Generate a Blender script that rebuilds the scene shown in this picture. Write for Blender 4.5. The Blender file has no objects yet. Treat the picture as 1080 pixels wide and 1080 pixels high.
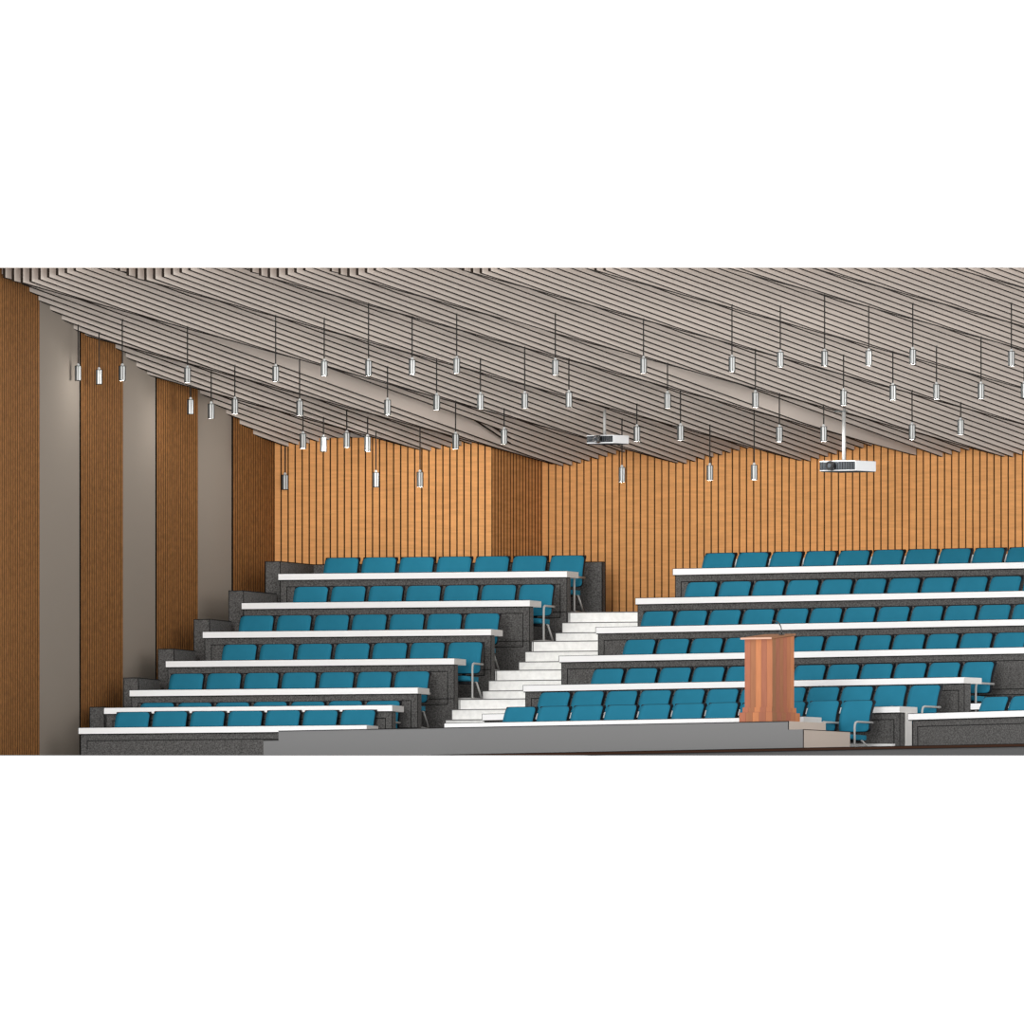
import bpy, bmesh, math, random
from mathutils import Vector, Matrix
random.seed(7)
# ------------------------------------------------------------------ units
# the drawing is a parallel projection, 66 of its pixels to the metre; lengths below are in 1/66 m
S = 1/66.0
SE = 0.031; CE = math.sqrt(1-SE*SE)
A_L = math.radians(17.5)      # left seating block is turned by this
A_R = math.radians(31.5)      # right seating block, back wall, stage
A_F = math.radians(44.0)      # block at the far right
C = bpy.context.scene.collection
def fr(a): return Vector((math.cos(a), -math.sin(a), 0)), Vector((math.sin(a), math.cos(a), 0))
UL, VL = fr(A_L); UR, VR = fr(A_R); UF, VF = fr(A_F)
def W(x, y, Y): return Vector((x-540, Y, ((540-y)+Y*SE)/CE))
def zf(Y): return (-257 + Y*SE)/CE        # raked floor
def zr(Y): return (258 + Y*SE)/CE         # pitched roof deck
def Yv(x, v): return -(x-540)*math.tan(A_R) + v*(math.tan(A_R)+1/math.tan(A_R))

# ------------------------------------------------------------------ materials
def lin(c):
    c = c/255.0
    return c/12.92 if c <= .04045 else ((c+.055)/1.055)**2.4
def mat(name, rgb, k=1.0, rough=.9, spec=.1, metal=0, noise=None, bands=None):
    m = bpy.data.materials.new(name); m.use_nodes = True
    nt = m.node_tree; b = nt.nodes['Principled BSDF']
    col = [min(.95, lin(c)*k) for c in rgb]+[1]
    b.inputs['Base Color'].default_value = col
    b.inputs['Roughness'].default_value = rough
    b.inputs['Specular IOR Level'].default_value = spec
    b.inputs['Metallic'].default_value = metal
    if noise:
        scale, amt, stretch = noise
        tc = nt.nodes.new('ShaderNodeTexCoord'); mp = nt.nodes.new('ShaderNodeMapping')
        mp.inputs['Scale'].default_value = stretch
        n = nt.nodes.new('ShaderNodeTexNoise'); n.inputs['Scale'].default_value = scale; n.inputs['Detail'].default_value = 3
        r = nt.nodes.new('ShaderNodeValToRGB')
        r.color_ramp.elements[0].position = .32; r.color_ramp.elements[1].position = .68
        r.color_ramp.elements[0].color = [c*(1-amt) for c in col[:3]]+[1]
        r.color_ramp.elements[1].color = [min(.95, c*(1+amt)) for c in col[:3]]+[1]
        nt.links.new(tc.outputs['Object'], mp.inputs[0]); nt.links.new(mp.outputs[0], n.inputs[0])
        nt.links.new(n.outputs[0], r.inputs[0]); nt.links.new(r.outputs[0], b.inputs['Base Color'])
    return m
M = {}
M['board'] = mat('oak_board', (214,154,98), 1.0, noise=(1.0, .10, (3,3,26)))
M['board_shaded'] = mat('oak_board_shaded', (196,136,80),   .50, noise=(1.0, .18, (9,9,12)))  # same oak, darkened to paint the shade on the side wall
M['board_half_shaded'] = mat('oak_board_half_shaded', (206,146,90), .8, noise=(1.0, .14, (4,4,20)))  # same oak again, milder painted shade for the return wall
M['gap'] = mat('board_gap', (30,22,16), .7)
M['panel_grey'] = mat('taupe_wall', (146,136,125), .95)
M['baffle'] = mat('baffle_side', (202,191,182), 1.0)
M['baffle_edge'] = mat('baffle_edge', (44,36,30), .7)
M['carpet'] = mat('grey_carpet', (88,87,86), 1.0, noise=(50, .5, (1,1,1)))
M['line'] = mat('dark_joint', (30,30,30), 1.0)
M['white'] = mat('white_laminate', (250,250,250), 1.0)
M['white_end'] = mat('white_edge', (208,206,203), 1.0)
M['stone'] = mat('white_stone', (240,240,238), 1.0, noise=(14, .06, (1,1,1)))
M['teal'] = mat('teal_fabric', (38,120,147), .9, rough=.8, noise=(3, .05, (1,1,1)))
M['black'] = mat('black_shell', (14,20,28), .8, rough=.6, spec=.2)
M['tube'] = mat('grey_tube', (176,176,174), 1.0, rough=.6, spec=.3)
M['stage'] = mat('stage_grey', (121,121,121), 1.0)
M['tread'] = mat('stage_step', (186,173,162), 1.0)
M['nosing'] = mat('brown_nosing', (56,36,26), 1.0)
M['apron'] = mat('dark_apron', (92,92,92), 1.0)
M['floor'] = mat('floor_grey', (90,90,90), 1.0)
M['lampw'] = mat('lamp_white', (196,198,197), 1.0, rough=.5, spec=.3)
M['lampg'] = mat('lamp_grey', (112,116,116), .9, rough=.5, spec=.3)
M['cable'] = mat('lamp_cable', (48,46,44), 1.0)
M['proj'] = mat('projector_white', (236,238,240), 1.0, rough=.5)
M['projd'] = mat('projector_dark', (66,70,74), 1.0)
M['projl'] = mat('projector_lens', (14,15,17), 1.0, rough=.25, spec=.6)
PK = []
for i, c in enumerate([(206,132,104),(196,134,100),(232,154,108),(196,128,102),(216,142,104),(184,132,98)]):
    PK.append(mat('lectern_plank_%d' % i, c, .60, noise=(2, .06, (12,12,1.5))))
M['lip'] = mat('lectern_lip', (226,180,158), .8)

# ------------------------------------------------------------------ mesh helpers (lengths in 1/66 m)
class MB:
    def __init__(s): s.v = []; s.f = []; s.m = []
    def add(s, vs, fs, mi=0):
        b = len(s.v); s.v += [Vector(v) for v in vs]
        for f in fs: s.f.append([b+i for i in f]); s.m.append(mi)
        return s
    def hexa(s, lo4, hi4, mi=0, top=None, ends=None):
        # lo4/hi4: four corners each, counter-clockwise seen from above
        b = len(s.v); s.v += [Vector(v) for v in lo4]+[Vector(v) for v in hi4]
        F = [(3,2,1,0),(4,5,6,7),(0,1,5,4),(1,2,6,5),(2,3,7,6),(3,0,4,7)]
        for f in F: s.f.append([b+i for i in f]); s.m.append(mi)
        return s
    def frame_box(s, o, U, V, u0, u1, v0, v1, z0, z1, mi=0):
        # z0/z1 numbers or functions of world Y
        P = [o+U*u0+V*v0, o+U*u1+V*v0, o+U*u1+V*v1, o+U*u0+V*v1]
        g = lambda z, p: z(p.y) if callable(z) else z
        return s.hexa([Vector((p.x,p.y,g(z0,p))) for p in P], [Vector((p.x,p.y,g(z1,p))) for p in P], mi)
    def box(s, x0,x1,y0,y1,z0,z1, mi=0):
        return s.frame_box(Vector((0,0,0)), Vector((1,0,0)), Vector((0,1,0)), x0,x1,y0,y1,z0,z1, mi)
    def tube(s, pts, r, n=8, mi=0, cap=True):
        pts = [Vector(p) for p in pts]; b = len(s.v); k = len(pts); prev = None
        for i, p in enumerate(pts):
            d = (pts[min(i+1,k-1)]-pts[max(i-1,0)]).normalized()
            if prev is None:
                ax = Vector((1,0,0)) if abs(d.x) < .9 else Vector((0,1,0)); a = d.cross(ax).normalized()
            else: a = (prev - d*prev.dot(d)).normalized()
            prev = a; c = d.cross(a)
            for j in range(n):
                t = 2*math.pi*j/n; s.v.append(p+(a*math.cos(t)+c*math.sin(t))*r)
        for i in range(k-1):
            for j in range(n):
                s.f.append([b+i*n+j, b+i*n+(j+1)%n, b+(i+1)*n+(j+1)%n, b+(i+1)*n+j]); s.m.append(mi)
        if cap:
            s.f.append([b+j for j in range(n)][::-1]); s.m.append(mi)
            s.f.append([b+(k-1)*n+j for j in range(n)]); s.m.append(mi)
        return s
    def lathe(s, prof, n=16, mi=0, o=(0,0,0), phase=0):
        b = len(s.v); o = Vector(o); k = len(prof)
        for r, z in prof:
            for j in range(n):
                t = 2*math.pi*j/n+phase; s.v.append(o+Vector((r*math.cos(t), r*math.sin(t), z)))
        for i in range(k-1):
            for j in range(n):
                s.f.append([b+i*n+j, b+i*n+(j+1)%n, b+(i+1)*n+(j+1)%n, b+(i+1)*n+j]); s.m.append(mi)
        s.f.append([b+j for j in range(n)][::-1]); s.m.append(mi)
        s.f.append([b+(k-1)*n+j for j in range(n)]); s.m.append(mi)
        return s
    def build(s, name, mats, parent=None, origin=None, smooth=False):
        me = bpy.data.meshes.new(name); o0 = Vector(origin) if origin is not None else Vector((0,0,0))
        me.from_pydata([tuple((v-o0)*S) for v in s.v], [], s.f)
        if not isinstance(mats, (list, tuple)): mats = [mats]
        for m in mats: me.materials.append(m)
        for p, mi in zip(me.polygons, s.m): p.material_index = mi; p.use_smooth = smooth
        bm = bmesh.new(); bm.from_mesh(me); bmesh.ops.recalc_face_normals(bm, faces=bm.faces); bm.to_mesh(me); bm.free()
        ob = bpy.data.objects.new(name, me); C.objects.link(ob)
        if parent is not None: ob.parent = parent
        elif origin is not None: ob.location = o0*S
        return ob
def tag(o, label=None, cat=None, group=None, kind=None):
    if label: o['label'] = label
    if cat: o['category'] = cat
    if group: o['group'] = group
    if kind: o['kind'] = kind
    return o
def thing(name, p, label, cat, group=None, rz=0, kind=None):
    o = bpy.data.objects.new(name, None); o.empty_display_size = .1; C.objects.link(o)
    o.location = Vector(p)*S; o.rotation_euler = (0,0,rz)
    return tag(o, label, cat, group, kind)
def bevel(o, w, seg=2):
    m = o.modifiers.new('bevel', 'BEVEL'); m.width = w*S; m.segments = seg; m.limit_method = 'ANGLE'
    return o

# ------------------------------------------------------------------ shell
WX = [(-14,-26),(42,84),(85.5,160),(130,243),(165.5,308),(209,388),(246,450),(289,520)]
def wall_pt(i): x, v = WX[i]; return Vector((x-540, Yv(x, v), 0))
def board_wall(mb, p, q, n, zlo, zhi, depth=3.0, fill=.8, back=6.0, bm=0, gm=1, ext=(0,0)):
    """vertical boards from p to q (room side is to the right of p->q), dark backing behind"""
    d = (q-p); L = d.length; d.normalize(); nrm = Vector((d.y, -d.x, 0))
    w = L/n
    mb.frame_box(p-nrm*back, d, nrm, -ext[0], L+ext[1], 0, back-depth, zlo, zhi, gm)
    for i in range(n):
        mb.frame_box(p-nrm*depth, d, nrm, i*w+w*(1-fill)/2, (i+1)*w-w*(1-fill)/2, 0, depth, zlo, zhi, bm)
# left wall: oak boards and taupe panels by turns
wl = thing('wall_left', wall_pt(0)+Vector((0,0,zf(wall_pt(0).y))), 'side wall of oak battens alternating with plain taupe panels', 'wall', kind='structure')
org = wl.location/S
for i in range(7):
    p, q = wall_pt(i), wall_pt(i+1)
    d = (q-p).normalized(); nrm = Vector((d.y,-d.x,0))
    mb = MB()
    if i % 2 == 0:
        n = [24,0,19,0,19,0,18][i]
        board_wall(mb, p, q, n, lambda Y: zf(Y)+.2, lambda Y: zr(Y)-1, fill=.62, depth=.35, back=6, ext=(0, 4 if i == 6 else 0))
        mb.build('oak_battens', [M['board_shaded'], M['gap']], wl, org)
    else:
        L = (q-p).length
        mb.frame_box(p-nrm*6, d, nrm, 0, L-6, 0, 6, lambda Y: zf(Y)+.2, lambda Y: zr(Y)-1, 0)
        mb.frame_box(p-nrm*6, d, nrm, L-6, L, 0, 3.0, lambda Y: zf(Y)+.2, lambda Y: zr(Y)-1, 1)
        mb.build('taupe_panel', [M['panel_grey'], M['gap']], wl, org)
# back wall, in two planes with a return between them
VB2 = 600
YB = Yv(289, 520)
bp = [Vector((289-540, YB, 0)), Vector((519-540, YB-230*math.tan(A_L), 0)), Vector((571-540, Yv(571,VB2), 0)), Vector((1108-540, Yv(1108,VB2), 0))]
wb = thing('wall_back', bp[0]+Vector((0,0,zf(bp[0].y))), 'back wall of vertical oak boards stepping back once beside the aisle', 'wall', kind='structure')
org = wb.location/S
names = ['oak_boards','return_boards','oak_boards']
for i, n in enumerate([31,16,72]):
    ztop = (lambda Y: W(0, 462.4, YB).z) if i == 0 else (lambda Y: zr(Y)-1)
    mb = MB(); board_wall(mb, bp[i], bp[i+1], n, lambda Y: zf(Y)+.2, ztop, fill=.80 if i != 1 else .64, depth=1.0 if i != 1 else .4, ext=[(5,0),(0,5),(5,0)][i])
    mb.build(names[i], [M['board'] if i != 1 else M['board_half_shaded'], M['gap']], wb, org)
# floor slab and roof deck follow the rake
fl = MB()
ftop = lambda Y: zf(Y)+.6
fp = [(-22, 300), (1112, -360), (1112, 1120), (286, 1440)]
fl.hexa([Vector((x-540, Y, zf(Y))) for x, Y in fp], [Vector((x-540, Y, zf(Y)+.6)) for x, Y in fp])
tag(fl.build('floor', M['floor']), 'raked grey auditorium floor', 'floor', kind='structure')

# ------------------------------------------------------------------ ceiling of hung baffles
FOLD = [(-306,44),(-176,60),(-95,60),(29,60),(159,60),(291,60),(373,60),(508,60),(636,60),(775,60),(858,60),(995,60),(1125,60)]
def gB(p): return 298-.0205*(p-35)
def g(p):
    for (a, _), (b, w) in zip(FOLD, FOLD[1:]):
        if a <= p < b:
            rise = gB(a)-.247*(p-a)
            return max(rise, gB(b)-.0095*(b-p)**2) if b-p <= w else rise
    return gB(p)-12
def ybot(xf, v):
    y = g(xf-.163*v)+.32*v
    p = xf-.163*v
    x = xf+v; ramp = lambda a, b: max(0, min(1, (x-a)/60, (b-x)/60))
    if 1 < xf < 20: y -= 18*ramp(170, 540)
    if 377 < xf < 392: y -= 18*ramp(530, 1200)
    return max(y, 282.8)
def wall_x(v):
    for (x0,v0),(x1,v1) in zip(WX, WX[1:]):
        if v0 <= v <= v1: return x0+(x1-x0)*(v-v0)/(v1-v0)
    return 289+(v-520)*.6
def vend2(xf):
    v = 0
    while v < VB2-2.5:
        x = xf+v
        if xf > -36 and 500 < x < 571:
            lim = 551+(x-519)*49/52-2.5
            if v >= lim: return v
        v += .5
    return VB2-2.5
def vstart(xf):
    v = 0.0
    if xf >= 0: return 0
    while xf+v < wall_x(v)-.8 and v < 600: v += .5
    return v
TH = 3.3
def baffle(mb, xf):
    v0, v1 = vstart(xf), vend2(xf)
    if v1-v0 < 4: return None
    vs = [v0]; v = v0
    while v < v1-3: v += 3.0; vs.append(min(v, v1))
    if vs[-1] < v1: vs.append(v1)
    if xf+v0 > 1094: return None
    b0 = len(mb.v)
    for v in vs:
        x = xf+v; Y = Yv(x, v); y = ybot(xf, v)
        r = W(x, y, Y); off = -UR*TH
        up = Vector((0,0,.3))
        mb.v += [r+off+up, r+off, r, r+up, Vector((r.x, r.y, zr(Y)-.4)), Vector((r.x+off.x, r.y+off.y, zr(Y+off.y)-.4))]
    n = len(vs)
    for i in range(n-1):
        a = b0+i*6; b = a+6
        for j in range(6):
            mb.f.append([a+j, b+j, b+(j+1)%6, a+(j+1)%6]); mb.m.append(1 if j < 3 else 0)
    mb.f.append([b0+j for j in (5,4,3,2,1,0)]); mb.m.append(1)
    e = b0+(n-1)*6; mb.f.append([e+j for j in range(6)]); mb.m.append(0)
    return v1-v0
ce = thing('ceiling', Vector((0, 500, zr(500))), 'folded ceiling of hung taupe baffles sloping down to the back wall', 'ceiling', kind='structure')
org = ce.location/S
rf = MB()
rp = [(-40, 352), (1112, -350), (1112, 1120), (286, 1450)]
rf.hexa([Vector((x-540, Y, zr(Y)-.5)) for x, Y in rp], [Vector((x-540, Y, zr(Y))) for x, Y in rp])
rf.build('roof_deck', M['baffle'], ce, org)
XF = [24.4+9.31*j for j in range(-30, 115)]
rest = MB(); cnt = 0
for xf in XF:
    if 0 < xf < 932 and cnt < 100:
        mb = MB()
        if baffle(mb, xf): mb.build('baffle', [M['baffle'], M['baffle_edge']], ce, org); cnt += 1
    else: baffle(rest, xf)
tag(rest.build('baffle', [M['baffle'], M['baffle_edge']], ce, org), kind='stuff')
def ceiling_at(x, y):
    """nearest baffle whose underside shows at this height; returns Y and the underside's y"""
    for xf in reversed(XF):
        v = x-xf
        if v < vstart(xf) or v > vend2(xf): continue
        yb = ybot(xf, v)
        if yb >= y-1.5: return Yv(x, v), yb, v
    return Yv(x, 300), y, 300

# ------------------------------------------------------------------ rows
cotL = 1/math.tan(A_L)
Y7 = 1170
def YL(x): return Y7-(292.7-x)*cotL
L = {7:(292.7,605.3,598.3),6:(254,636,559),5:(213,666.5,518.3),4:(174,697.3,479.5),3:(135.8,728,441),2:(109,746.6,414),1:(82,767.7,387)}
YR7 = Y7-(709-292.7)*math.tan(A_L)
def YRr(x): return YR7-(709-x)*cotL
R = {7:(709,600,1108),6:(669.5,631,1108),5:(627.7,661.7,1108),4:(589,692,1108),3:(551,723,1017),2:(508,753.3,949),1:(468,763,848)}
LV = {n: -72.3-34.4*(7-n) for n in range(3,8)}
ROWN = {7:'top row',6:'second row down',5:'third row down',4:'fourth row down',3:'fifth row down',2:'sixth row down',1:'bottom row'}

def desk(side, n, x, y, x2, U, V, ang, Y, depth, label, group, right_end=True, zbase=None, left_in=2.5):
    o = W(x, y, Y); cosA = math.cos(ang); Ln = (x2-x)/cosA
    zb = zbase
    t = thing('lecture_desk', Vector((o.x, o.y, (zb if not callable(zb) else zb(o.y)))), label, 'desk', group)
    org = t.location/S
    mb = MB(); mb.frame_box(o, U, V, .8, Ln-.4, 0, depth, o.z-6.4, o.z, 0)
    # darker end faces
    top = mb.build('desktop', [M['white'], M['white_end']], t, org)
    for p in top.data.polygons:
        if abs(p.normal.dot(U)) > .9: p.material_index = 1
    b = MB(); b.frame_box(o, U, V, 1.0, Ln-.9, .6, 14, o.z-7.3, o.z-6.4)
    b.frame_box(o, U, V, .8, Ln-.4, -.15, .4, o.z-.1, o.z+.35); b.frame_box(o, U, V, .4, .85, -.15, .3, o.z-6.4, o.z+.35); b.build('edge_batten', M['line'], t, org)
    p = MB(); x0, x1, y0, y1 = left_in, Ln-.9, 2.0, 14.5
    ztop = o.z-7.3; zz = (lambda Yq: zb(Yq)+.7) if callable(zb) else zb
    p.frame_box(o, U, V, x0, x1, y0, y1, zz, ztop)
    fp_ = p.build('front_panel', M['carpet'], t, org)
    # grooves outlining the inner field
    gq = MB(); gl = .8; zt = ztop-6
    zlow = (lambda Yq, d=0: zz(Yq)+6) if callable(zz) else zb+6
    gq.frame_box(o, U, V, x0+7, x1-7, 1.7, 2.0, zt-gl, zt)
    gq.frame_box(o, U, V, x0+7, x0+7+gl, 1.7, 2.0, zlow, zt-gl)
    gq.frame_box(o, U, V, x1-7-gl, x1-7, 1.7, 2.0, zlow, zt-gl)
    if not callable(zz):
        gq.frame_box(o, U, V, x0+7, x1-7, 1.7, 2.0, zb+6-gl, zb+6)
        gq.frame_box(o, U, V, x0, x1, 1.7, 2.0, zb+11.2, zb+12)
    gq.frame_box(o, U, V, x0-.1, x0+.5, 1.7, 2.0, zz, ztop)
    gq.frame_box(o, U, V, x1-.5, x1+.1, 1.7, 2.0, zz, ztop)
    gq.build('panel_groove', M['line'], fp_, org)
    return t

for n in range(7,0,-1):
    x, y, x2 = L[n]
    zb = LV[n]-11.5 if n >= 3 else (lambda Yq: zf(Yq))
    desk('L', n, x, y, x2, UL, VL, A_L, YL(x), 41, 'long white-topped desk with grey front, %s of the left seating block' % ROWN[n], 'desks of the left block', zbase=zb)
for n in range(7,0,-1):
    x, y, x2 = R[n]
    zb = LV[n]-11.5 if n >= 3 else (lambda Yq: zf(Yq))
    t = desk('R', n, x, y, x2, UR, VR, A_R, YRr(x), 36, 'long white-topped desk with grey front, %s of the right seating block' % ROWN[n], 'desks of the right block', zbase=zb)
    if n == 2:
        o = W(x, y, YRr(x)); Ln = (x2-x)/math.cos(A_R); org = t.location/S
        q = MB(); q.frame_box(o, UR, VR, Ln-.3, Ln+1.5, 11, 22, lambda Y: zf(Y)+.8, o.z-6.4)
        tag(q.build('end_panel', M['white_end'], t, org), 'white end panel')
        q = MB(); q.frame_box(o, UR, VR, Ln-62, Ln-7, -3, 2, lambda Y: zf(Y)+.7, lambda Y: zf(Y)+12.5)
        tag(q.build('plinth', M['white'], t, org), 'white plinth strip')

# far right block
xF, yF, YF = 956.9, 752.9, 40
desk('F', 1, xF, yF, 1112, UF, VF, A_F, YF, 36, 'white-topped desk with grey front at the far right, beside the dark stage edge', 'desks of the far right block', zbase=lambda Y: zf(Y), left_in=6)
desk('F', 2, 1023, 742, 1112, UF, VF, A_F, 135, 20, 'desk mostly hidden behind the two chairs at the far right', 'desks of the far right block', zbase=lambda Y: zf(Y), left_in=22)

# ledge along the back wall behind the right top row
o = W(752, 590.2, Yv(752, VB2)-30)
mb = MB(); mb.frame_box(o, UR, VR, 0, 410, 0, 20, o.z-7, o.z); mb.frame_box(o, UR, VR, 8, 405, 4, 18, LV[7]+.2, o.z-7)
tag(mb.build('rear_counter', M['white'], origin=Vector((o.x,o.y,LV[7]))), 'white counter along the oak back wall, glimpsed between the chairs of the top row', 'counter')

# tiers
def prism(name, pts, zlo, zhi, m, **kw):
    mb = MB(); n = len(pts); q = lambda z, p: z(p.y) if callable(z) else z
    vs = [Vector((p.x,p.y,q(zlo,p))) for p in pts]+[Vector((p.x,p.y,q(zhi,p))) for p in pts]
    fs = [tuple(range(n))[::-1], tuple(range(n, 2*n))]+[(i,(i+1)%n,n+(i+1)%n,n+i) for i in range(n)]
    mb.add(vs, fs); o0 = Vector((pts[0].x, pts[0].y, vs[0].z))
    return tag(mb.build(name, m, origin=o0), **kw)
zfl = lambda Y: zf(Y)+.7
for n in range(3, 8):
    x, y, x2 = L[n]; o = W(x, y, YL(x)); o.z = 0; Ln = (x2-x)/math.cos(A_L)
    if n < 7: xn = L[n+1][0]; o2 = W(xn, 0, YL(xn)); o2.z = 0
    else: o2 = o+VL*107; 
    e = 0 if n < 7 else 38
    pts = [o+UL*2.5+VL*14.6, o+UL*(Ln-1)+VL*14.6, o2+UL*(Ln-1+e)+VL*1.6, o2+UL*2.5+VL*1.6]
    prism('seating_tier', pts, zfl, LV[n], M['carpet'], label='dark carpeted tier under the %s of the left block' % ROWN[n], cat='tier', kind='structure')
    pts = [o+UL*2.5+VL*1.9, o+UL*(Ln-1)+VL*1.9, o+UL*(Ln-1)+VL*14.5, o+UL*2.5+VL*14.5]
    prism('seating_tier', pts, zfl, LV[n]-11.6, M['carpet'], label='carpeted footing below the %s desk of the left block' % ROWN[n], cat='tier', kind='structure')
    x, y, x2 = R[n]; o = W(x, y, YRr(x)); o.z = 0; Ln = (x2-x)/math.cos(A_R)
    if n < 7: xn = R[n+1][0]; o2 = W(xn, 0, YRr(xn)); o2.z = 0
    else: o2 = o+VR*140-UR*5
    e1 = Ln+30 if n == 3 else Ln
    e2 = (1108+2-540-o2.x)/math.cos(A_R)
    if n == 7: e2 = Ln+2
    pts = [o+UR*2.5+VR*14.6, o+UR*e1+VR*14.6, o2+UR*e2+VR*1.6, o2+UR*2.5+VR*1.6]
    prism('seating_tier', pts, zfl, LV[n], M['carpet'], label='dark carpeted tier under the %s of the right block' % ROWN[n], cat='tier', kind='structure')
    pts = [o+UR*2.5+VR*1.9, o+UR*(Ln-.3)+VR*1.9, o+UR*(Ln-.3)+VR*14.5, o+UR*2.5+VR*14.5]
    prism('seating_tier', pts, zfl, LV[n]-11.6, M['carpet'], label='carpeted footing below the %s desk of the right block' % ROWN[n], cat='tier', kind='structure')

# stepped low walls at the left ends of the rows
PW = {7:(280,295.7,592.3,331),6:(241.3,258.2,623,294),5:(204.5,221,653.3,256),4:(166.7,183.5,684.5,221),3:(130.5,146,715,183),2:(94.7,110,745.8,146)}
for n, (xa, xb, y, xc) in PW.items():
    off = 10 if n >= 6 else 46
    Yp = YL(L[n][0])+off + (L[n][0]-xa)*math.tan(A_L)
    o = W(xa, y, Yp); w = (xb-xa)/math.cos(A_L) - (1.4 if n == 6 else 0); d = (xc-xb)/math.sin(A_L) - (3 if n < 7 else 1)
    if off > 10: d = 122-off
    if n == 7: d += 0
    zb = LV[n-1] if n >= 4 else zfl
    mb = MB(); mb.frame_box(o, UL, VL, 0, w, 0, d, zb if callable(zb) else zb+.2, o.z, 0)
    r = .35
    for (u, v) in ((0,0),(w,0)): mb.frame_box(o, UL, VL, u-r, u+r, v-r, v+r, zb if callable(zb) else zb+.2, o.z, 1)
    mb.frame_box(o, UL, VL, -r, w+r, -r, r, o.z-.5, o.z+.3, 1)
    mb.frame_box(o, UL, VL, w-r, w+r, 0, d, o.z-.5, o.z+.3, 1)
    tag(mb.build('low_wall', [M['carpet'], M['line']], origin=Vector((o.x,o.y,LV.get(n-1, -240)))), 'dark carpeted low side wall at the left end of the %s' % ROWN[n], 'low wall', 'stepped low walls along the left side')
# parapet behind the left top row
o7 = W(PW[7][0], PW[7][2], YL(292.7)+10+(292.7-280)*math.tan(A_L))
dd = (331-295.7)/math.sin(A_L)
po = o7+VL*dd; Lp = (635-540-po.x)/math.cos(A_L)
mb = MB(); mb.frame_box(po, UL, VL, 0, Lp, 0, 11, LV[7]+.1, o7.z, 0)
mb.frame_box(po, UL, VL, 0, Lp+.3, -.4, .4, o7.z-.5, o7.z+.4, 1); mb.frame_box(po, UL, VL, Lp-.4, Lp+.4, -.4, .4, LV[7]+.2, o7.z, 1)
mb.frame_box(po, UL, VL, Lp-.4, Lp+.3, 0, 11, o7.z-.5, o7.z+.4, 1); mb.frame_box(po, UL, VL, Lp-.4, Lp+.3, 10.4, 11.3, LV[7]+.2, o7.z, 1)
tag(mb.build('low_wall', [M['carpet'], M['line']], origin=Vector((po.x,po.y,LV[7]))), 'dark carpeted low wall behind the top row of the left block', 'low wall')

# ------------------------------------------------------------------ stairs
SX = [599.4,593,586,560.8,554,547.3,522.2,515.5,509,483.5,476.7,470]
SY = [645.7,656.5,667.7,676.8,687.8,698.3,707.4,718.6,729,738.2,749,760]
Y0 = YL(292.7)-math.tan(A_L)*305.6+4
def Ys(x): return Y0-(599.4-x)*cotL
st = thing('staircase', W(SX[-1], 797, Ys(SX[-1])), 'white stone stairs climbing between the left and right seating blocks', 'stairs')
org = st.location/S
for i, (x, y) in enumerate(zip(SX, SY)):
    o = W(x, y, Ys(x)); o.z = LV[7]-11.47*i
    d = (Ys(SX[i-1])-Ys(x))/math.cos(A_L)*.91 if i else 62
    if i: d = ((SX[i-1]-x)/math.sin(A_L))
    Wd = 111/math.cos(A_L)
    mb = MB(); low = (lambda Y: zf(Y)+.7) if i == len(SX)-1 else o.z-11.47
    e = 1.6 if i % 3 == 0 else 0
    mb.frame_box(o, UL, VL, .3, Wd, 0, d if i else 62, low, o.z, 0)
    mb.frame_box(o, UL, VL, -.2, Wd, -.5, .5, o.z-.8, o.z+.1, 1)
    if i % 3 == 0: mb.frame_box(o, UL, VL, 1.2, 2.0, -.4, .4, low, o.z-.8, 1)
    mb.frame_box(o, UL, VL, -.4, .2, -.4, .4, low, o.z-.8, 1)
    mb.build('step', [M['stone'], mat('step_joint', (96,96,96)) if i == 0 else bpy.data.materials['step_joint']], st, org)

# ------------------------------------------------------------------ chairs
def loft(mb, rows, th, mi=0, n=8, crown=0):
    """rows of (y, z, halfwidth); front surface at y, back at y+th"""
    b = len(mb.v); k = len(rows)
    for side in (0, 1):
        for (y, z, w) in rows:
            for j in range(n+1):
                t = -1+2*j/n; cr = crown*(1-t*t)
                mb.v.append(Vector((t*w, y+(th if side else -cr), z)))
    N = n+1
    for i in range(k-1):
        for j in range(n):
            a = b+i*N+j; mb.f.append([a, a+1, a+N+1, a+N]); mb.m.append(mi)
            c = a+k*N; mb.f.append([c, c+N, c+N+1, c+1]); mb.m.append(mi)
        for j in (0, n):
            a = b+i*N+j; mb.f.append([a, a+N, a+N+k*N, a+k*N]); mb.m.append(mi)
    for i in (0, k-1):
        for j in range(n):
            a = b+i*N+j; mb.f.append([a, a+k*N, a+1+k*N, a+1]); mb.m.append(mi)
PROF = [(0,0),(.3,7),(1.3,14),(3.2,20),(6.0,26),(8.6,30.5),(10.2,33)]
def prof_y(h):
    for (y0,h0),(y1,h1) in zip(PROF, PROF[1:]):
        if h <= h1: return y0+(y1-y0)*(h-h0)/(h1-h0)
    return PROF[-1][0]
def back_rows(grow=0, r=4.2):
    rows = []; Hh = 33+grow; lo = -grow
    hs = [lo, lo+.6, lo+1.6, lo+3.6, 7, 12, 17, 21, 25, Hh-3.6, Hh-1.6, Hh-.6, Hh]
    for h in hs:
        w = 18.3+grow; e = min(h-lo, Hh-h)
        if e < r: w -= r-math.sqrt(max(0, r*r-(r-e)**2))
        rows.append((prof_y(max(0,min(33,h))), h, w))
    return rows
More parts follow.
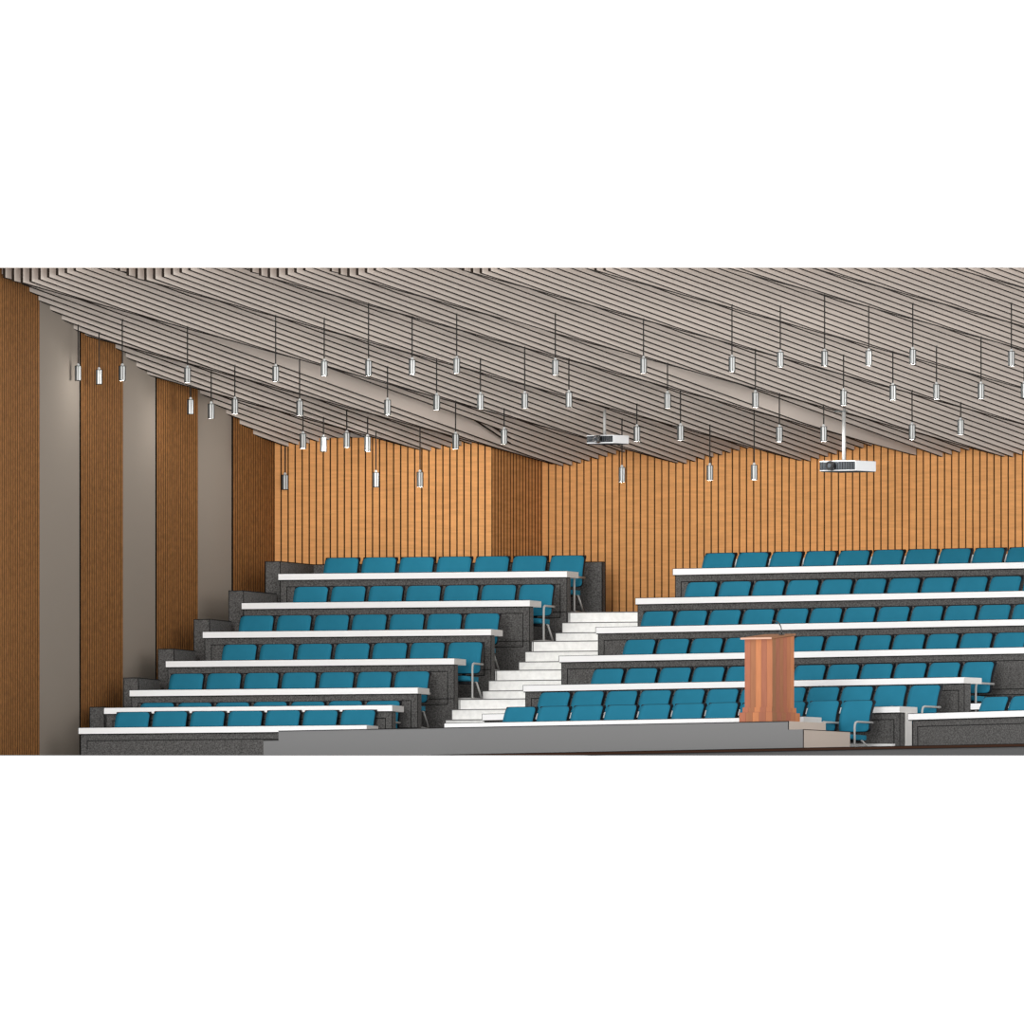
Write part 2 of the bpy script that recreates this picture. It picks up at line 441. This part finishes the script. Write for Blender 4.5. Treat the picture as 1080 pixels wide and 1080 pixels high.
def make_chair(H):
    """meshes of a chair whose back ends H above its floor; origin on the floor under the back"""
    parts = []
    zb = H-33
    mb = MB(); loft(mb, [(y, z+zb, w) for y,z,w in back_rows(0)], 1.6, crown=.8); parts.append(('backrest', mb, M['teal'], True))
    mb = MB(); loft(mb, [(y+.9, z+zb, w) for y,z,w in back_rows(.5)], 4.2)
    mb.tube([(-18.6, 12.6, H-1.6), (19.0, 12.2, H-1.6)], 2.1, 10); parts.append(('back_shell', mb, M['black'], False))
    mb = MB(); zs = H-42.6
    rows = [(-30,zs+2.4,15),(-29,zs+1,17),(-26,zs+.3,18),(-4,zs+.3,18),(-1.5,zs+1.6,17)]
    # seat cushion as rounded slab
    b = len(mb.v)
    for top in (0, 1):
        for (yy, zz, w) in rows:
            for j in range(5):
                t = -1+j/2
                mb.v.append(Vector((t*w, yy, (zs+6.2-(.9 if abs(t) == 1 else 0)-(1.6 if yy < -29.5 else 0)) if top else zz)))
    for i in range(4):
        for j in range(4):
            a = b+i*5+j; mb.f.append([a,a+5,a+6,a+1]); mb.m.append(0); a += 25; mb.f.append([a,a+1,a+6,a+5]); mb.m.append(0)
        for j in (0,4): a = b+i*5+j; mb.f.append([a,a+5,a+30,a+25]); mb.m.append(0)
    for i in (0,4):
        for j in range(4): a = b+i*5+j; mb.f.append([a,a+1,a+26,a+25]); mb.m.append(0)
    parts.append(('seat', mb, M['teal'], False))
    mb = MB(); mb.box(-15, 15, -26, -3, zs-2.2, zs+.3); mb.box(-2, 2, 2.2, 5, zs-1.5, zb+6); parts.append(('seat_pan', mb, M['black'], False))
    for s in (-1, 1):
        xx = 19.2*s; za = H-23.5
        mb = MB()
        mb.tube([(xx, 7.5, za), (xx, -24, za), (xx, -27, za-.8), (xx, -28.5, za-3.5), (xx,-29, za-7), (xx, -29, 3.2), (xx,-28.2,1.8), (xx, -26, 1.4), (xx, 3, 1.4)], 1.15, 8)
        mb.tube([(xx*.9, -13, zs), (xx, -13, zs-1)], .9, 6)
        parts.append(('side_frame', mb, M['tube'], True))
        mb = MB(); mb.tube([(xx*.97, -12, zs-1), (xx, 3, 2.2)], 1.0, 6); parts.append(('brace', mb, M['tube'], True))
    mb = MB(); mb.tube([(-19.4, -26, 1.4), (19.4, -26, 1.4)], 1.0, 6); parts.append(('crossbar', mb, M['tube'], True))
    return parts
protos = {}
def chair_at(p, rz, H, label, group):
    key = round(H)
    t = thing('lecture_chair', p, label, 'chair', group, rz)
    if key not in protos:
        protos[key] = []
        for name, mb, m, sm in make_chair(key):
            ob = mb.build(name, m, t, Vector((0,0,0)), smooth=sm)
            if sm:
                pass
            protos[key].append(ob)
    else:
        for src in protos[key]:
            c = src.copy(); c.parent = t; C.objects.link(c)
    return t
ORD = ['first','second','third','fourth','fifth','sixth','seventh','eighth','ninth','tenth','eleventh','twelfth','thirteenth','fourteenth','fifteenth','sixteenth','seventeenth','eighteenth','nineteenth','twentieth','twenty-first']
BACKD = 72
def row_of_chairs(block, n, deskx, desky, deskY, U, V, ang, first, pitch, count, side, zdesk=None, grp=None, rown=None, lift=0):
    o = W(deskx, desky, deskY); ztop = (o.z if zdesk is None else zdesk)+18.6
    for k in range(count):
        sx = first+pitch*k
        # bottom left of the backrest shows at sx (seen where the desk crosses it)
        # back plane: o + V*BACKD + U*u ; left edge u-18.3
        u = (sx-deskx - V.x*(BACKD+1.5))/U.x + 18.3
        p = o+V*BACKD+U*u
        fz = LV[n]+.1 if n in LV and block != 'F' else zf(p.y)+3.0
        H = ztop-fz
        if n in LV and block != 'F': H = 62
        H = round(H)
        chair_at(Vector((p.x, p.y, max(ztop-H, fz))), -ang, H,
            'teal chair, %s from left in the %s of the %s' % (ORD[k], rown or ROWN[n], side), grp or 'chairs in the %s of the %s' % (rown or ROWN[n], side))
CL = {7:341,6:308.7,5:251.5,4:233.5,3:177.5,2:146.3,1:120.5}
for n, f in CL.items():
    x, y, x2 = L[n]
    row_of_chairs('L', n, x, y, YL(x), UL, VL, A_L, f, 39.68, 7, 'left block', zdesk=-200 if n == 2 else None)
CR = {7:(739.5,35.6,10),6:(721.3,35.65,11),5:(675,35.58,12),4:(656,35.55,12),3:(622.5,35.5,12),2:(566.0,35.5,12),1:(529.5,35.58,11)}
for n, (f, p, c) in CR.items():
    x, y, x2 = R[n]
    row_of_chairs('R', n, x, y, YRr(x), UR, VR, A_R, f, p, c, 'right block', zdesk=-195 if n == 2 else None)
row_of_chairs('F', 0, xF, yF, YF, UF, VF, A_F, 1031.5, 30.6, 2, 'small far right block', rown='one row')

# ------------------------------------------------------------------ stage
YS = -80
so = W(831.7, 760.6, YS)
sg = thing('stage', Vector((so.x, so.y, zf(so.y))), 'low grey stage platform with steps at both ends, under the lectern', 'stage')
org = sg.location/S
c = math.cos(A_R)
Lfull = (831.7-293.7)/c; Zs = so.z
mb = MB(); mb.frame_box(so, UR, VR, -Lfull, 0, 0, 75, zfl, Zs); mb.frame_box(so, UR, VR, -Lfull, 0, -.3, .3, Zs-.6, Zs+.2, 1)
mb.frame_box(so, UR, VR, -.4, .3, -.4, .3, Zs-9, Zs, 1)
pf = mb.build('platform', [M['stage'], M['line'], M['tread']], sg, org)
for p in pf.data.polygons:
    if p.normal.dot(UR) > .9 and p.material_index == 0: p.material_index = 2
for (ua, ub, dz, dp, zn) in ((0, 18.4, 8.9, 94, 0), (-Lfull-18.6, -Lfull, 9.6, 75, 1)):
    mb = MB(); mb.frame_box(so, UR, VR, ua, ub, 0, dp, zfl, Zs-dz)
    if zn == 0:
        mb.frame_box(so, UR, VR, ub-.4, ub+.3, -.4, .3, zfl, Zs-dz, 1)
        mb.frame_box(so, UR, VR, ub-.1, ub+.3, 0, dp, Zs-dz-.5, Zs-dz+.1, 1)
    else: mb.frame_box(so, UR, VR, ua, ub, -.3, .3, Zs-dz-.6, Zs-dz+.2, 1)
    q = mb.build('step', [M['stage'], M['line'], M['tread']], sg, org)
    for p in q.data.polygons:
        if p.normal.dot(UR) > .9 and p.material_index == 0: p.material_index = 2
# stage apron with brown nosing
ao = W(540, 794.4, -135+.6128*(831-540)); x1 = 1112
La = (x1-540)/c; L0 = -(540-455)/c; L1_ = (602-540)/c
ap = thing('stage_apron', Vector((ao.x, ao.y, zf(ao.y))), 'dark grey apron step with a brown nosing along the bottom, in front of the stage', 'step')
org = ap.location/S
mb = MB(); mb.frame_box(ao, UR, VR, L1_, La, 0, 40, zfl, ao.z-3.0); mb.build('riser', M['apron'], ap, org)
mb = MB(); mb.frame_box(ao, UR, VR, L1_, La, -1, 41, ao.z-3.0, ao.z); mb.frame_box(ao, UR, VR, L0, L1_, -1, 41, zfl, ao.z); mb.frame_box(ao, UR, VR, L1_+6, La, -1.2, -.8, ao.z-3.6, ao.z-3.0, 1); mb.frame_box(ao, UR, VR, L0, La, -1.2, -.9, ao.z-.5, ao.z, 1)
tag(mb.build('nosing', [M['nosing'], M['line']], ap, org), 'brown nosing')

# ------------------------------------------------------------------ lectern
lx, ly = 784.8, 761
lo = W(779.5, 761.2, YS+.6128*(831.7-779.5)+6); lo.z = Zs+.1
le = thing('lectern', lo, 'tall plank-built wooden lectern standing on the grey stage', 'lectern', None)
org = le.location/S
def planked(mb, u0, u1, v0, v1, z0, z1, nf=5, ns=5, zback=None):
    """box clad in vertical planks of varying tone; front and right cladding"""
    mb.frame_box(lo, UR, VR, u0+.5, u1-.5, v0+.5, v1-.5, z0, min(z1, zback or z1)-.3, 3)
    w = (u1-u0)/nf
    for i in range(nf):
        mb.frame_box(lo, UR, VR, u0+i*w+.12, u0+(i+1)*w-.12, v0, v0+.6, z0, z1, [0,1,2,3,4,5][i % 6])
        mb.frame_box(lo, UR, VR, u0+i*w+.12, u0+(i+1)*w-.12, v1-.6, v1, z0, zback or z1, [2,4,0,1,5,3][i % 6])
    w = (v1-v0)/ns
    for i in range(ns):
        for (ua, ub) in ((u1-.6, u1), (u0, u0+.6)):
            P = [lo+UR*ua+VR*(v0+i*w+.12), lo+UR*ub+VR*(v0+i*w+.12), lo+UR*ub+VR*(v0+(i+1)*w-.12), lo+UR*ua+VR*(v0+(i+1)*w-.12)]
            zt = lambda t: z1+((zback or z1)-z1)*t
            hi = [zt(i/ns), zt(i/ns), zt((i+1)/ns), zt((i+1)/ns)]
            mb.hexa([Vector((p.x,p.y,z0)) for p in P], [Vector((p.x,p.y,h)) for p, h in zip(P, hi)], [5,3,1,0,4,2][i % 6])
W1 = 41.0; D1 = 56.0
z0 = Zs+.1
mb = MB(); planked(mb, 0, W1, 0, D1, z0, z0+10, 5, 6); mb.build('plinth', PK, le, org)
mb = MB(); planked(mb, 2.6, W1-2.0, 2.6, D1-4, z0+10, z0+15.5, 5, 6)
mb.frame_box(lo, UR, VR, 2.4, W1-1.8, 2.4, D1-3.8, z0+9.9, z0+10.5, 3); mb.build('base_moulding', PK, le, org)
BW0, BW1, BD0, BD1 = 4.2, 38.4, 4.5, 48.5
mb = MB(); planked(mb, BW0, BW1, BD0, BD1, z0+15.5, z0+87.3, 5, 6, zback=z0+91.5)
mb.build('body', PK, le, org)
# tilted top
mb = MB()
P = [lo+UR*u+VR*v for u, v in ((BW0-3.5,BD0-3),(BW1+.8,BD0-3),(BW1+.8,BD1+2),(BW0-3.5,BD1+2))]
zz = [z0+87.2, z0+87.2, z0+92.3, z0+92.3]
mb.hexa([Vector((p.x,p.y,h)) for p,h in zip(P,zz)], [Vector((p.x,p.y,h+1.9)) for p,h in zip(P,zz)], 0)
tp = mb.build('reading_top', [M['lip'], PK[5]], le, org)
for p in tp.data.polygons:
    if p.normal.dot(UR) > .8 or p.normal.z > .5: p.material_index = 1
# microphone
mo = W(824.4, 668.4, 0)
u = 33.0; v = 31; b_ = lo+UR*u+VR*v
sx = b_.x+540
b_ = lo+UR*((824.4-540-lo.x-VR.x*28)/UR.x)+VR*28; b_.z = z0+87.2+(28-BD0+3)/(BD1+2-BD0+3)*5.1+2.5
mi = thing('microphone', b_, 'thin black gooseneck microphone standing on the lectern top', 'microphone')
org = mi.location/S
mb = MB(); mb.lathe([(3.2,-.1),(3.0,.7),(1.0,1.1)], 12, o=b_); mb.build('base', M['projl'], mi, org)
pts = []
for t in range(11):
    a = t/10*math.pi*.52; pts.append(b_+Vector((0,0,1))*(3+ 11.5*math.sin(a))+Vector((-1,0,0))*(7.5*(1-math.cos(a))))
mb = MB(); mb.tube([b_+Vector((0,0,.9))]+pts, .7, 6); mb.build('gooseneck', M['projl'], mi, org, smooth=True)
e = pts[-1]; mb = MB(); mb.tube([e, e+Vector((-.8,0,-.02)), e+Vector((-2.2,0,-.1))], 1.1, 8); mb.build('microphone_head', M['projl'], mi, org)

# ------------------------------------------------------------------ projectors
def projector(xl, xm, xr, yt, yb, lensx, polex, poley, pr, label, slot):
    # the ceiling pole decides the depth
    Yc, yb_, _ = ceiling_at(polex, poley)
    w = (xm-xl)/UR.x; d = (xr-xm)/VR.x
    # body centre sits under the pole
    pc = W(polex, 0, Yc); 
    up = (polex-xl-VR.x*d*.45)/UR.x
    o = pc-UR*up-VR*(d*.45); ztop = ((540-yt)+o.y*SE)/CE; h = yb-yt
    t = thing('projector', Vector((pc.x, pc.y, ztop-h)), label, 'projector', 'ceiling projectors')
    org = t.location/S
    mb = MB(); mb.frame_box(o, UR, VR, 0, w, 0, d, ztop-h, ztop); bevel(mb.build('casing', M['proj'], t, org), .5)
    mb = MB(); n = 14; uw = w-1.6
    mb.frame_box(o, UR, VR, .8, w-.8, -.5, .1, ztop-h+1.1, ztop-1.0, 0)
    for i in range(n): mb.frame_box(o, UR, VR, .8+uw*i/n, .8+uw*i/n+.45, -.9, -.4, ztop-h+1.3, ztop-1.2, 1)
    mb.build('front_grille', [M['projd'], M['projl']], t, org)
    mb = MB(); lc = o+UR*((lensx-xl)/UR.x); lc.z = ztop-h*.5
    R_ = h*.47
    mb.tube([lc, lc-VR*6], R_, 20); mb.tube([lc-VR*6, lc-VR*6.4], R_*.8, 20); ln = mb.build('lens', M['projl'], t, org)
    mb = MB(); mb.tube([lc-VR*6.3, lc-VR*6.7], R_*.45, 14); mb.build('lens_glass', M['projd'], ln, org)
    zc = W(polex, yb_, Yc).z
    mb = MB(); mb.tube([Vector((pc.x,pc.y,ztop-.2)), Vector((pc.x,pc.y,zc+3))], pr, 12); mb.build('mounting_pole', M['tube'], t, org, smooth=True)
    if slot:
        mb = MB(); q = Vector((pc.x,pc.y,0)); mb.frame_box(q, UR, VR, -9, 3, -5, 3, zc-.6, zc+.4); mb.build('mounting_plate', M['lampg'], t, org)
    mb = MB(); mb.frame_box(o, UR, VR, 1, w-1, 1, d-1, ztop-h-.7, ztop-h+.1); mb.build('base_trim', M['projd'], t, org)
projector(864.3, 902.5, 924, 486.2, 497.0, 878, 890, 434.5, 2.0, 'larger white projector with dark grille on a long pole, at the right', True)
projector(618.7, 647, 663.5, 459.0, 467.8, 632, 637.6, 433.0, 1.6, 'smaller white projector with dark grille near the middle, left of its larger twin', False)

# ------------------------------------------------------------------ pendants
LP = [(82.7,393,341),(104.7,397,348),(129.3,393,336),(198,395,345),(201.2,428.5,405),(223,433,393),(248,428,386),
(291,393.5,334),(342.3,388,333),(389,387.5,321),(435,386.5,333),(482,385,329),(316.3,430,378),(409,429,386),(460.8,424,380),(507,423,376),
(319.8,464.5,430),(341.5,468,438),(366,463.5,432),(388,467.5,438),(396.8,505.5,455),(443.3,505,452),(480.8,465,424),(532,460,431),(301,508,447),
(586,387,330),(679,385,336),(772.3,383.5,323),(553.7,422,366),(600.3,421,378),(704.3,422,383),(797,421,369),(672,457,425),(718,456,413),
(656.3,500,440),(749,498,447),(795.7,497.5,435),(823.3,378.5,322),(870,377.5,311),(916.5,377,323),(963,375.5,320),(1067,377.5,320),
(890,419,376),(942,413.5,370),(988,412.5,366),(1035,412,356),(822.3,457.5,415),(869,457,428),(962.3,455,413),(1013.5,450,421),(1080.5,411.5,384)]
bands = [('uppermost line', [p for p in LP if p[1] < 400]), ('second line', [p for p in LP if 400 <= p[1] < 440]), ('third line', [p for p in LP if 440 <= p[1] < 480]), ('lowest line', [p for p in LP if p[1] >= 480])]
# one lamp, six-sided with dark corner ribs; body 16 high
def lamp_parts(t):
    out = []
    hx = [(3.25,0),(3.25,15.6)]
    ph = math.radians(12)
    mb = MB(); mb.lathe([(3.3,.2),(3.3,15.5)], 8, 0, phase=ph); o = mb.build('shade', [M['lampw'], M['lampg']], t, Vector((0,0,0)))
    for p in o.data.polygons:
        if abs(p.normal.z) < .5 and p.normal.x < -.55: p.material_index = 1  # grey on the left facets paints their shaded side
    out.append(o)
    mb = MB()
    for z in (0, 15.3): mb.lathe([(3.6,z),(3.6,z+.6)], 8, 0, phase=ph)
    for j in range(8):
        a = 2*math.pi*j/8+ph; q = Vector((3.35*math.cos(a), 3.35*math.sin(a), 0))
        mb.tube([q+Vector((0,0,.2)), q+Vector((0,0,15.5))], .3, 4)
    out.append(mb.build('shade_rim', M['cable'], t, Vector((0,0,0))))
    mb = MB(); mb.lathe([(1.5,15.8),(1.5,17.4),(.7,18.3)], 10); out.append(mb.build('cap', M['lampw'], t, Vector((0,0,0))))
    return out
lproto = None
LAMP_W = 22.0
for bn, ps in bands:
    for k, (x, y, yt) in enumerate(sorted(ps)):
        Yc, yb, v = ceiling_at(x, yt)
        if (x, y) == (301, 508): Yc = YB-4-12*math.tan(A_L)
        top = W(x, yb if abs(yb-yt) < 12 else yt, Yc)
        bot = W(x-.3, y+8.6, Yc)
        t = thing('pendant_lamp', bot, 'white cylindrical pendant lamp, %s from left in the %s' % (ORD[k], bn), 'pendant lamp', 'pendant lamps under the ceiling')
        if lproto is None: lproto = lamp_parts(t)
        else:
            for src in lproto: c_ = src.copy(); c_.parent = t; C.objects.link(c_)
        pl = bpy.data.lights.get('lamp') or bpy.data.lights.new('lamp', 'POINT'); pl.energy = LAMP_W; pl.shadow_soft_size = .012; pl.color = (1,.985,.96)
        if (x, y) not in ((82.7,393),(104.7,397),(201.2,428.5),(301,508),(1080.5,411.5),(396.8,505.5),(341.5,468)):
            lo_ = bpy.data.objects.new('bulb', pl); C.objects.link(lo_); lo_.parent = t; lo_.location = (0,0,-1.6*S)
        mb = MB(); mb.tube([(0,0,18), (0,0,top.z-bot.z+1.0)], .75, 6); mb.build('cable', M['cable'], t, Vector((0,0,0)))

# ------------------------------------------------------------------ light and camera
wd = bpy.data.worlds.new('World'); bpy.context.scene.world = wd; wd.use_nodes = True
bg = wd.node_tree.nodes['Background']; bg.inputs[0].default_value = (1,1,1,1); bg.inputs[1].default_value = 1.4
def sun(strength, az, el, angle):
    l = bpy.data.lights.new('sun', 'SUN'); l.energy = strength; l.angle = math.radians(angle); l.color = (1,.99,.97)
    o = bpy.data.objects.new('sun', l); C.objects.link(o)
    d = Vector((math.sin(az)*math.cos(el), -math.cos(az)*math.cos(el), math.sin(el)))  # towards the sun
    o.rotation_euler = d.to_track_quat('Z', 'Y').to_euler(); o.location = (0, -20, 6)
sun(1.2, math.radians(-9), math.radians(3.0), 12)
cam = bpy.data.cameras.new('camera'); co = bpy.data.objects.new('camera', cam); C.objects.link(co)
cam.type = 'ORTHO'; cam.ortho_scale = 1080*S; cam.clip_end = 200
e = math.asin(SE); Yc = -1400
co.location = (0, Yc*S, Yc*S*math.tan(e)); co.rotation_euler = (math.pi/2+e, 0, 0)
sc = bpy.context.scene; sc.camera = co
sc.view_settings.view_transform = 'Standard'; sc.view_settings.look = 'None'; sc.view_settings.exposure = 0; sc.view_settings.gamma = 1
sc.view_settings.use_curve_mapping = False
sc.cycles.max_bounces = 6; sc.cycles.diffuse_bounces = 4
